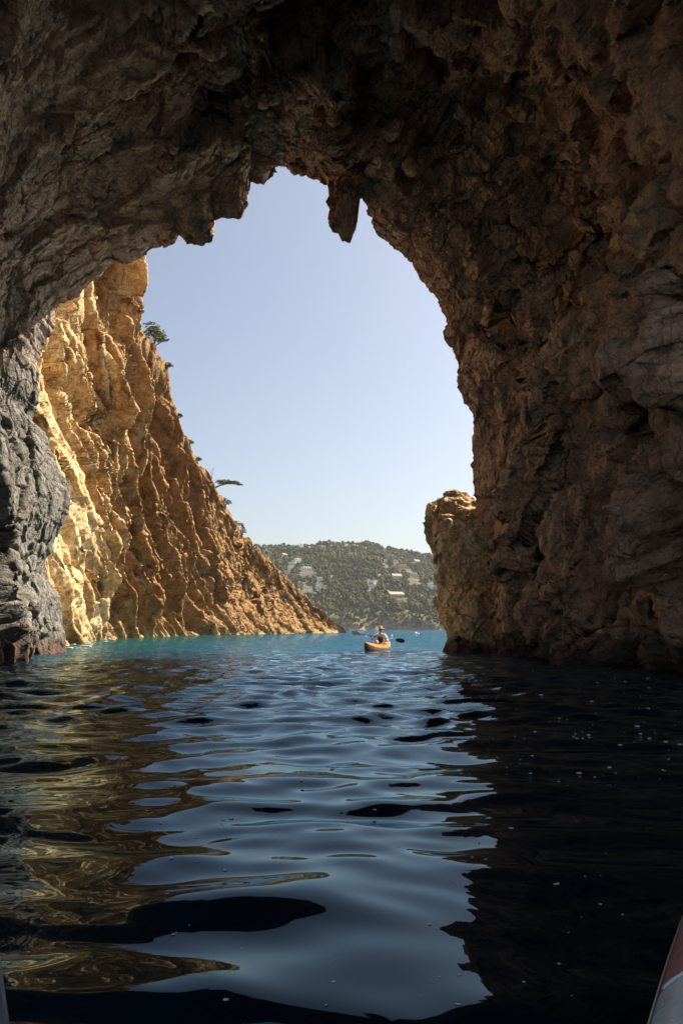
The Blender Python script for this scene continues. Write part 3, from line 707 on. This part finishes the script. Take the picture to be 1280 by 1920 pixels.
plant('pine_tree', 'pine tree', 'flat topped pine jutting out sideways halfway down the headland crest', b - Vector((0.5, 0, 0.5)),
      [([(0,0,0),(.9,0,.5),(2.0,0,.8),(3.2,.1,.9)], .14, .04), ([(1.2,0,.6),(2.0,.4,1.0),(2.6,.5,1.1)], .06, .02)],
      [((1.2,0,1.1),1.0,.9,.34), ((2.2,.1,1.1),1.1,.9,.34), ((3.1,0,1.0),.9,.7,.24), ((3.9,.1,.75),.5,.5,.16)], M_PINE, 2, 0.2)
for k, (px, py, w, h, mt, lb) in enumerate((
   (328, 684, 1.2, .8, M_SHRUB, 'dark shrub on the ledge just below the topmost pine'),
   (338, 782, 1.0, 1.0, M_SHRUB, 'small dark shrub on the crest midway between the two pines'),
   (357, 832, 1.1, 1.0, M_PINE, 'bright green shrub on the crest above the flat topped pine, upper one'),
   (372, 862, 1.2, .9, M_SHRUB, 'low olive shrub on the crest just above the dead branch'),
   (432, 945, 1.5, 1.6, M_SHRUB, 'dark shrub on the crest under the flat topped pine'),
   (446, 985, 1.6, 1.1, M_PINE, 'low yellowish shrub on the crest left of the little conifer'))):
    b = crest_at(px, py)
    plant('shrub', 'shrub', lb, b - Vector((.2, 0, .3)), [([(0,0,0),(.15,0,.3*h),(.3,0,.8*h)], .06, .02), ([(0,0,0),(-.2,.1,.5*h),(-.2,.2,.9*h)], .05, .02)],
          [((.1,0,.6*h),.6*w,.6*w,.45*h), ((.45*w,0,.5*h),.4*w,.4*w,.3*h), ((-.3*w,.1,.85*h),.4*w,.4*w,.3*h)], mt, 20 + k, 0.15)
b = crest_at(456, 1002)
plant('conifer', 'conifer', 'little pointed conifer low on the headland crest', b - Vector((0, 0, .3)), [([(0,0,0),(.05,0,1.2),(0,0,2.6)], .09, .02)],
      [((0,0,.7),.9,.9,.4), ((.1,0,1.2),.65,.65,.4), ((0,0,1.7),.45,.45,.4), ((0,0,2.3),.22,.22,.4)], M_SHRUB, 40, 0.16)
b = crest_at(396, 897)
plant('dead_branch', 'dead branch', 'bare grey dead branch standing on the headland crest', b - Vector((0, 0, .2)),
      [([(0,0,0),(.25,0,.9),(.2,0,1.7),(.5,0,2.4)], .05, .015), ([(.25,0,.9),(-.2,0,1.5),(-.3,.1,1.9)], .03, .01), ([(.2,0,1.7),(.6,0,1.9),(.9,0,2.3)], .025, .008)], [], M_SHRUB, 41)

# ------------------------------------------------------------------ kayaks, paddler
M_ORANGE = plain('orange deck', (0.50, 0.125, 0.002), 0.6, 0.08, 2.0, **{'Specular IOR Level': 0.12})
M_HULLW = plain('white hull', (0.62, 0.62, 0.62), 0.3, 0.06, 2.0)
M_BLACK = plain('black plastic', (0.02, 0.02, 0.022), 0.4, 0.2, 6.0)
M_SHADEHULL_SEAM = plain('shaded hull and seam', (0.14, 0.07, 0.035), 0.35, 0.15, 3.0)  # orange kayak's shaded side put into the hull colour; also the dark seam
M_SKIN = plain('skin', (0.32, 0.17, 0.11), 0.55, 0.1, 8.0)
M_SHIRT = plain('white shirt', (0.70, 0.66, 0.66), 0.9, 0.08, 12.0)
M_VEST = plain('dark red vest', (0.13, 0.035, 0.03), 0.85, 0.2, 14.0)
M_HAT = plain('straw hat', (0.62, 0.52, 0.36), 0.9, 0.12, 20.0)
M_HAIR = plain('dark hair', (0.03, 0.022, 0.018), 0.7, 0.2, 20.0)
M_BLADE_SHADED = plain('dark paddle blade', (0.03, 0.035, 0.028), 0.35, 0.2, 5.0)  # paddle blade away from the sun, its shade put into the colour
M_BLADE_LIT = plain('sunlit paddle blade', (0.42, 0.36, 0.28), 0.4, 0.1, 5.0)  # other blade of the same paddle, sunlight put into the colour
M_BLUE = plain('blue bag', (0.02, 0.12, 0.5), 0.5, 0.15, 6.0)
def loft(secs, cap=True):
    bm = bmesh.new(); rows = [[bm.verts.new(p) for p in s] for s in secs]; n = len(secs[0])
    for a, b in zip(rows, rows[1:]):
        for k in range(n - 1): bm.faces.new((a[k], a[k + 1], b[k + 1], b[k]))
    bmesh.ops.remove_doubles(bm, verts=bm.verts, dist=1e-5)
    return bm
def kayak_secs(L, Wd, top, n=40, m=15, bow=0.30, keel=0.12, dh=0.22, crown=0.10):
    """x along the boat, bow at +L/2; top False: hull below the sheer; True: deck above it"""
    out = []
    for i in range(n + 1):
        s = -1 + 2 * i / n; x = s * L / 2
        w = Wd / 2 * (1 - abs(s) ** 2.3) ** 0.85 + 0.004
        sheer = dh + bow * 0.55 * abs(s) ** 3.2; k = -keel * (1 - abs(s) ** 3.5) + (sheer - 0.02) * abs(s) ** 9
        dk = sheer + (crown + 0.05 * max(0, s)) * (1 - abs(s) ** 4)
        sec = []
        for j in range(m):
            a = math.pi * j / (m - 1)
            if not top: sec.append((x, -w * math.cos(a), sheer - (sheer - k) * math.sin(a) ** 0.75))
            else: sec.append((x, -w * math.cos(a), sheer + (dk - sheer) * math.sin(a) ** 1.1 + 0.002))
        out.append(sec)
    return out
def torus_path(bm, pts, r, n=8):
    pts = [Vector(p) for p in pts]; N_ = len(pts); rings = []
    for i, p in enumerate(pts):
        d = (pts[(i + 1) % N_] - pts[i - 1]).normalized(); u = Vector((0, 0, 1)); v = d.cross(u).normalized(); u = v.cross(d)
        rings.append([bm.verts.new(p + r * (u * math.cos(6.2832 * k / n) + v * math.sin(6.2832 * k / n))) for k in range(n)])
    for i in range(N_):
        a, b = rings[i], rings[(i + 1) % N_]
        for k in range(n): bm.faces.new((a[k], a[(k + 1) % n], b[(k + 1) % n], b[k]))
KD = 33.5
kx = float(at(713, 1200, KD)[0])
bow_ang = math.atan2(-2.05, -0.72)
kay = empty('kayak', (kx + .42 * math.cos(bow_ang), KD + .42 * math.sin(bow_ang), 0), bow_ang); tag(kay, 'small orange kayak with its bow towards the camera, carrying a paddler', 'kayak')
obj('hull', loft(kayak_secs(3.7, 0.68, False, dh=0.11, bow=.46)), M_SHADEHULL_SEAM, kay, True)
obj('deck', loft(kayak_secs(3.7, 0.68, True, dh=0.11, bow=.46, crown=.15)), M_ORANGE, kay, True)
bm = bmesh.new(); torus_path(bm, [(0.42 * math.cos(a) - .45, 0.25 * math.sin(a), 0.275) for a in [6.2832 * k / 32 for k in range(32)]], 0.022); obj('cockpit_rim', bm, M_BLACK, kay, True)
bm = bmesh.new(); tube_bm(bm, [Vector((1.80, 0, .36)), Vector((1.85, 0, .40)), Vector((1.80, 0, .43)), Vector((1.74, 0, .39))], [.012] * 4); obj('grab_loop', bm, M_BLACK, kay, True)
bm = bmesh.new()
for s_ in (-1, 1):
    tube_bm(bm, [Vector((.2, .2 * s_, .26)), Vector((.6, .05 * s_, .30)), Vector((1.0, -.12 * s_, .30))], [.006] * 3, 5)
obj('deck_line', bm, M_BLACK, kay, True)
kayM = Matrix.Translation((kx, KD, 0)) @ Matrix.Rotation(bow_ang, 4, 'Z')
bag = empty('dry_bag', kayM @ Vector((.72, .04, .28)), bow_ang + .3); tag(bag, 'blue and white dry bag lying on the orange kayak deck', 'bag')
def capsule(p0, p1, r, n=14):
    bm = bmesh.new(); p0, p1 = Vector(p0), Vector(p1); ks = [-.5, -.45, -.3, 0, .3, .45, .5]
    tube_bm(bm, [p0.lerp(p1, k + .5) for k in ks], [r * f for f in (.35, .8, 1, 1.02, 1, .8, .35)], n); return bm
obj('body', capsule((-.22, -.02, .07), (.05, 0, .07), .085), M_BLUE, bag, True)
obj('roll_top', capsule((.06, 0, .07), (.2, .01, .06), .075), M_HULLW, bag, True)

def skin_mesh(name, nodes, edges, mat, parent, sub=2, root=0):
    """nodes: (x,y,z,r[,r2]); one continuous surface grown over the skeleton"""
    me = bpy.data.meshes.new(name); me.from_pydata([n[:3] for n in nodes], edges, []); o = bpy.data.objects.new(name, me); COL.objects.link(o)
    md = o.modifiers.new('skin', 'SKIN'); md.use_smooth_shade = True; md.branch_smoothing = 0.4
    sv = me.skin_vertices[0].data
    for k, n in enumerate(nodes): sv[k].radius = (n[3], n[4] if len(n) > 4 else n[3]); sv[k].use_root = (k == root)
    sm_ = o.modifiers.new('sub', 'SUBSURF'); sm_.levels = sub; sm_.render_levels = sub
    dg = bpy.context.evaluated_depsgraph_get(); dg.update()
    new = bpy.data.meshes.new_from_object(o.evaluated_get(dg)); o.modifiers.clear(); o.data = new; bpy.data.meshes.remove(me)
    new.materials.clear(); new.materials.append(mat)
    for p in new.polygons: p.use_smooth = True
    o.parent = parent
    return o
per = empty('person', (kx, KD, 0), bow_ang)
tag(per, 'paddler in straw hat and white shirt under a dark vest, seated in the orange kayak', 'person')
# local frame: +x forward (towards the bow), +y the paddler's left, z up
HL, HR = Vector((.42, .36, .52)), Vector((.40, -.34, .63))       # hands on the paddle shaft
nodes = [(-.05,0,.18,.14,.17),(-.06,0,.34,.11,.155),(-.04,0,.50,.115,.165),(-.02,0,.64,.10,.15),(-.01,0,.735,.055),(.0,0,.80,.05),
         (.02,0,.87,.085,.075),(.02,0,.945,.082,.075),(.015,0,.995,.05,.05)]
edges = [(k, k + 1) for k in range(8)]
def chain(start, pts):
    p = start
    for q in pts: nodes.append(q); edges.append((p, len(nodes) - 1)); p = len(nodes) - 1
    return p
hands = {}
for s_, Hd in ((1, HL), (-1, HR)):
    el = Vector((.12, .36 * s_, .40 if s_ > 0 else .47))
    w_ = Hd + (el - Hd).normalized() * 0.075
    hands[s_] = chain(3, [(-.02,.12*s_,.655,.07),(-.01,.195*s_,.635,.058),(.06,.28*s_,.53 if s_>0 else .56,.048),(el.x,el.y,el.z,.042),(*((el+w_)/2),.036),(*w_,.026),(*(Hd+(el-Hd).normalized()*.03),.030,.036)])
    chain(0, [(.10,.12*s_,.15,.085),(.38,.16*s_,.22,.07),(.62,.12*s_,.10,.05)])
skin_mesh('body', nodes, edges, M_SKIN, per)
# fingers curled round the shaft, and the thumbs: short chains rooted in the palms
SHAFT = (HL - HR).normalized()
for s_, Hd in ((1, HL), (-1, HR)):
    fn, fe = [], []
    for k, ln in enumerate((.9, 1.0, .95, .8)):
        c = Hd + SHAFT * (.03 - .02 * k); a0 = len(fn)
        for j, (dx, dz) in enumerate(((-.03, .012), (.0, .028), (.026, .016), (.024, -.014), (.004, -.024))):
            fn.append((c.x + dx * ln, c.y, c.z + dz * ln, .0095 - .0008 * j)); 
            if j: fe.append((len(fn) - 2, len(fn) - 1))
    c = Hd + SHAFT * .045; a0 = len(fn)
    for j, (dx, dz) in enumerate(((-.03, -.004), (-.012, -.024), (.014, -.03))):
        fn.append((c.x + dx, c.y, c.z + dz, .011 - .001 * j))
        if j: fe.append((len(fn) - 2, len(fn) - 1))
    o = skin_mesh('fingers', fn, fe, M_SKIN, per, 1)
# clothing
sn = [(-.055,0,.26,.15,.185),(-.06,0,.36,.125,.17),(-.04,0,.50,.13,.18),(-.02,0,.645,.108,.16),(-.01,0,.725,.062)]
se = [(0,1),(1,2),(2,3),(3,4)]
for s_, Hd in ((1, HL), (-1, HR)):
    el = Vector((.12, .36 * s_, .40 if s_ > 0 else .47)); w_ = Hd + (el - Hd).normalized() * 0.11
    p = 3
    for q in [(-.02,.125*s_,.66,.083),(-.01,.2*s_,.638,.07),(.06,.283*s_,.53 if s_>0 else .56,.06),(el.x,el.y,el.z,.055),(*((el+w_)/2),.047),(*w_,.036)]:
        sn.append(q); se.append((p, len(sn) - 1)); p = len(sn) - 1
skin_mesh('shirt', sn, se, M_SHIRT, per)
vn = [(-.05,0,.30,.158,.195),(-.045,0,.40,.155,.19),(-.03,0,.52,.155,.19),(-.025,0,.62,.13,.14)]
skin_mesh('vest', vn, [(0,1),(1,2),(2,3)], M_VEST, per)
bm = bmesh.new()
bmesh.ops.create_uvsphere(bm, u_segments=20, v_segments=12, radius=.098, matrix=Matrix.Translation((.005, 0, .925)) @ Matrix.Diagonal((1, .92, .98, 1)))
bmesh.ops.delete(bm, geom=[v for v in bm.verts if v.co.z < .86 or (v.co.x > .05 and v.co.z < .96)], context='VERTS'); obj('hair', bm, M_HAIR, per, True)
hp = [(.185, -.012), (.175, .0), (.105, .012), (.098, .05), (.085, .085), (.05, .102), (.0, .105)]
bm = bmesh.new(); rows = [[bm.verts.new((.015 + r_ * 1.05 * math.cos(6.2832 * k / 28), r_ * math.sin(6.2832 * k / 28), .955 + z_ - .1 * r_ * math.cos(6.2832 * k / 28) * 0.4)) for k in range(28)] for r_, z_ in hp]
for a, b in zip(rows, rows[1:]):
    for k in range(28): bm.faces.new((a[k], a[(k + 1) % 28], b[(k + 1) % 28], b[k]))
bmesh.ops.solidify(bm, geom=bm.faces[:], thickness=.006); obj('hat', bm, M_HAT, per, True)
bm = bmesh.new()                                           # face
bmesh.ops.create_cone(bm, cap_ends=True, segments=8, radius1=.016, radius2=.006, depth=.05, matrix=Matrix.Translation((.105, 0, .885)) @ Matrix.Rotation(R(-18), 4, 'Y'))
obj('nose', bm, M_SKIN, per, True)
for s_ in (-1, 1):
    bm = bmesh.new(); bmesh.ops.create_uvsphere(bm, u_segments=8, v_segments=6, radius=.026, matrix=Matrix.Translation((.015, .083 * s_, .89)) @ Matrix.Diagonal((.7, .35, 1.1, 1))); obj('ear', bm, M_SKIN, per, True)
for s_ in (-1, 1):
    bm = bmesh.new(); bmesh.ops.create_uvsphere(bm, u_segments=10, v_segments=8, radius=.012, matrix=Matrix.Translation((.092, .032 * s_, .905))); obj('eye', bm, M_HAIR, per, True)
bm = bmesh.new(); bmesh.ops.create_uvsphere(bm, u_segments=10, v_segments=6, radius=.022, matrix=Matrix.Translation((.094, 0, .842)) @ Matrix.Diagonal((.4, 1, .3, 1))); obj('mouth', bm, M_VEST, per, True)

mid = (HL + HR) / 2
pad = empty('paddle', kayM @ mid, bow_ang); tag(pad, 'double bladed paddle held across by the paddler in the orange kayak', 'paddle')
bm = bmesh.new(); tube_bm(bm, [SHAFT * -.80, SHAFT * .80], [.015, .015], 10); obj('shaft', bm, M_BLACK, pad, True)
def blade(sign, roll, mat):
    bm = bmesh.new(); n = 14; up = Matrix.Rotation(roll, 3, SHAFT) @ (Vector((0, 0, 1)) - SHAFT * SHAFT.z).normalized(); nn = SHAFT.cross(up)
    prof = [(0,.02),(.04,.035),(.10,.07),(.18,.092),(.28,.098),(.36,.09),(.42,.065),(.45,.02)]
    L_, R__ = [], []
    for x, w in prof:
        c = SHAFT * sign * (.78 + x)
        L_.append((c + up * w + nn * .02 * x, c + up * w + nn * (.02 * x - .008))); R__.append((c - up * w * .9 + nn * .02 * x, c - up * w * .9 + nn * (.02 * x - .008)))
    V4 = [[bm.verts.new(p) for p in (a[0], b[0], b[1], a[1])] for a, b in zip(L_, R__)]
    for a, b in zip(V4, V4[1:]):
        for k in range(4): bm.faces.new((a[k], a[(k + 1) % 4], b[(k + 1) % 4], b[k]))
    bm.faces.new(V4[0][::-1]); bm.faces.new(V4[-1]); bmesh.ops.recalc_face_normals(bm, faces=bm.faces[:])
    return obj('blade', bm, mat, pad)
tag(blade(-1, .3, M_BLADE_LIT), 'blade coloured pale as if sunlit, raised to the left'); tag(blade(1, -.25, M_BLADE_SHADED), 'blade coloured dark as if shaded, held low to the right')

# ------------------------------------------------------------------ buoys out in the bay
M_BUOY = plain('white buoy', (0.8, 0.8, 0.78), 0.35, 0.05, 3.0)
for px, d, r_, lb in ((685, 105, .15, 'white buoy left of the paddler, floating just off the headland tip'), (734, 100, .13, 'white buoy directly behind the paddler to the right'),
                      (779, 150, .26, 'larger white buoy nearest the tan rock stack'), (784, 152, .16, 'smaller white buoy right beside the larger one')):
    b_ = empty('buoy', (float(at(px, 1185, d)[0]), d, 0)); tag(b_, lb, 'buoy', 'white buoys in the bay')
    bm = bmesh.new(); bmesh.ops.create_uvsphere(bm, u_segments=16, v_segments=10, radius=r_, matrix=Matrix.Translation((0, 0, r_ * .5))); obj('float', bm, M_BUOY, b_, True)
    bm = bmesh.new(); torus_path(bm, [(.05 * math.cos(a), 0, r_ * 1.5 + .05 + .05 * math.sin(a)) for a in [6.2832 * k / 12 for k in range(12)]], .012, 6); obj('ring', bm, M_BLACK, b_, True)

# ------------------------------------------------------------------ foam flecks on the dark water at the right
bm = bmesh.new(); rnd = random.Random(8); V, Fq = ico(1); vs_, fs_ = [], []
for k in range(210):
    px = rnd.uniform(820, 1290) if k < 150 else rnd.uniform(300, 1200); py = 1245 + 220 * rnd.random() ** 1.3 if k < 150 else rnd.uniform(1400, 1900)
    x, z_ = ray(px, py); d = -CAM_H / z_
    s_ = (0.0022 + 0.0045 * rnd.random() ** 3) * max(1.0, d * 0.32); x *= d
    i_ = int(np.searchsorted(rr, math.hypot(x, d))); j_ = int(np.searchsorted(ang, math.atan2(x, d))); zz_ = float(W[min(i_, nr - 1), min(j_, na - 1), 2])
    vs_.append(V * np.array([s_ * rnd.uniform(1, 2), s_, s_ * .5]) + np.array([x, d, zz_ + s_ * .2])); fs_.append(Fq + k * len(V))
for k in range(34):
    j_ = rnd.randrange(int(NS * .03), int(NS * .40)); i_ = int(np.argmin(np.abs(C2_[:NT_ // 4, j_, 2]))); q_ = C2_[i_, j_]; s_ = .04 + .1 * rnd.random() ** 2
    vs_.append(V * np.array([s_ * rnd.uniform(1.5, 3.5), s_, s_ * .35]) + np.array([q_[0] + rnd.uniform(.1, 1.6), q_[1] - rnd.uniform(0, 1), .04])); fs_.append(Fq + len(fs_) * len(V))
fo = mesh_np('foam', np.concatenate(vs_), np.concatenate(fs_), plain('foam', (0.5, 0.52, 0.55), 0.6, 0.05))
tag(fo, 'scattered white foam flecks on the dark water and along the rocks', 'foam', kind='stuff')

# ------------------------------------------------------------------ the near kayak at the lower right corner and the paddle at the lower left
M_RED = plain('red deck', (0.22, 0.018, 0.012), 0.4, 0.15, 8.0, **{'Specular IOR Level': 0.12})
M_RECESS = plain('matt black foam', (0.006, 0.006, 0.007), 0.95, 0.2, 9.0, **{'Specular IOR Level': 0.05})
M_GREYW = plain('scuffed pale hull', (0.22, 0.23, 0.245), 0.3, 0.2, 7.0)
k2 = empty('kayak', (0.745, 1.10, 0.0), R(61)); tag(k2, 'near kayak with red and pale grey deck cut off by the lower right corner', 'kayak')
obj('hull', loft(kayak_secs(4.8, 0.62, False, 60, 25, dh=.29)), M_GREYW, k2, True)
def part_deck(x0, x1, sh0, sh1, n=36, m=25):
    full = np.array(kayak_secs(4.8, 0.62, True, 240, m, dh=.29)); xs = full[:, 0, 0]; out = []
    for i in range(n + 1):
        f = i / n; x = x0 + (x1 - x0) * f; sh = sh0 + (sh1 - sh0) * f; row = []
        for j in range(m):
            yv_ = np.interp(x, xs, full[:, j, 1]); q = x - sh * (0.3 - yv_)
            row.append((q, float(np.interp(q, xs, full[:, j, 1])), float(np.interp(q, xs, full[:, j, 2]))))
        out.append(row)
    return out
obj('aft_deck', loft(part_deck(-2.4, .10, 0, -.5)), M_GREYW, k2, True)
obj('fore_deck', loft(part_deck(.102, 2.4, -.5, 0)), M_RED, k2, True)
bm = bmesh.new(); s0 = kayak_secs(4.8, 0.62, True, 60, 25, dh=.29)
tube_bm(bm, [Vector(s[0]) for s in s0], [.006] * len(s0), 8); tube_bm(bm, [Vector(s[-1]) for s in s0], [.006] * len(s0), 8)
obj('seam', bm, M_SHADEHULL_SEAM, k2, True)
bm = bmesh.new(); s1 = part_deck(.102, 2.4, -.5, 0)[0]; s1 = s1[1:-2]; tube_bm(bm, [Vector(p) for p in s1], [.004] * len(s1), 8); obj('stripe', bm, M_HULLW, k2, True)
full_ = np.array(kayak_secs(4.8, 0.62, True, 240, 25, dh=.29))
def deck_z(x, y):
    i = int(np.clip(np.searchsorted(full_[:, 0, 0], x), 1, 240)); return float(np.interp(y, full_[i, :, 1], full_[i, :, 2]))
bm = bmesh.new(); rows = []                                # black moulded recess in the side of the deck, with a pale lip
for i in range(31):
    x = .215 + .6 * i / 30; top = .290 - .06 * (1 - min(1, i / 6)) ** 2 - .03 * (i / 30) ** 2
    rows.append([bm.verts.new((x, y, deck_z(x, y) + .004)) for y in np.linspace(-.1, top, 18)])
for a, b in zip(rows, rows[1:]):
    for k in range(17): bm.faces.new((a[k], b[k], b[k + 1], a[k + 1]))
lip_pts = [r[-1].co.copy() for r in rows]; obj('recess', bm, M_RECESS, k2, True)
bm = bmesh.new(); tube_bm(bm, lip_pts, [.003] * len(lip_pts), 8); obj('lip', bm, M_HULLW, k2, True)
p2 = empty('paddle', at(-6, 1900, 1.25)); tag(p2, 'dark paddle blade edge with pale rim at the lower left corner', 'paddle')
bm = bmesh.new(); a_ = Vector((at(-14, 1740, 1.55) - at(-6, 1900, 1.25)).tolist()); b_ = Vector((at(26, 2060, 1.0) - at(-6, 1900, 1.25)).tolist())
tube_bm(bm, [a_, (a_ + b_) / 2, b_], [.007] * 3, 10); obj('rim', bm, plain('dull grey rim', (0.10, 0.10, 0.12), 0.5, 0.1, 5.0), p2, True)
bm = bmesh.new(); off = Vector((-.09, .02, -.02))
vs4 = [bm.verts.new(p) for p in (a_, b_, b_ + off, a_ + off)]; f = bm.faces.new(vs4); bmesh.ops.solidify(bm, geom=[f], thickness=.008); obj('blade', bm, M_BLACK, p2)

# ------------------------------------------------------------------ sea haze
bm = bmesh.new(); box(bm, -7000, 7000, -7000, 7000, -8, 260)
mh = bpy.data.materials.new('haze'); mh.use_nodes = True; nn_ = mh.node_tree.nodes; nn_.remove(nn_['Principled BSDF'])
pv = nn_.new('ShaderNodeVolumePrincipled'); pv.inputs['Color'].default_value = (0.86, 0.92, 1.0, 1); pv.inputs['Density'].default_value = 0.00006; pv.inputs['Anisotropy'].default_value = 0.3
mh.node_tree.links.new(pv.outputs[0], nn_['Material Output'].inputs['Volume'])
hz_o = obj('haze', bm, mh); tag(hz_o, 'thin pale sea haze over the bay', 'haze', kind='stuff')
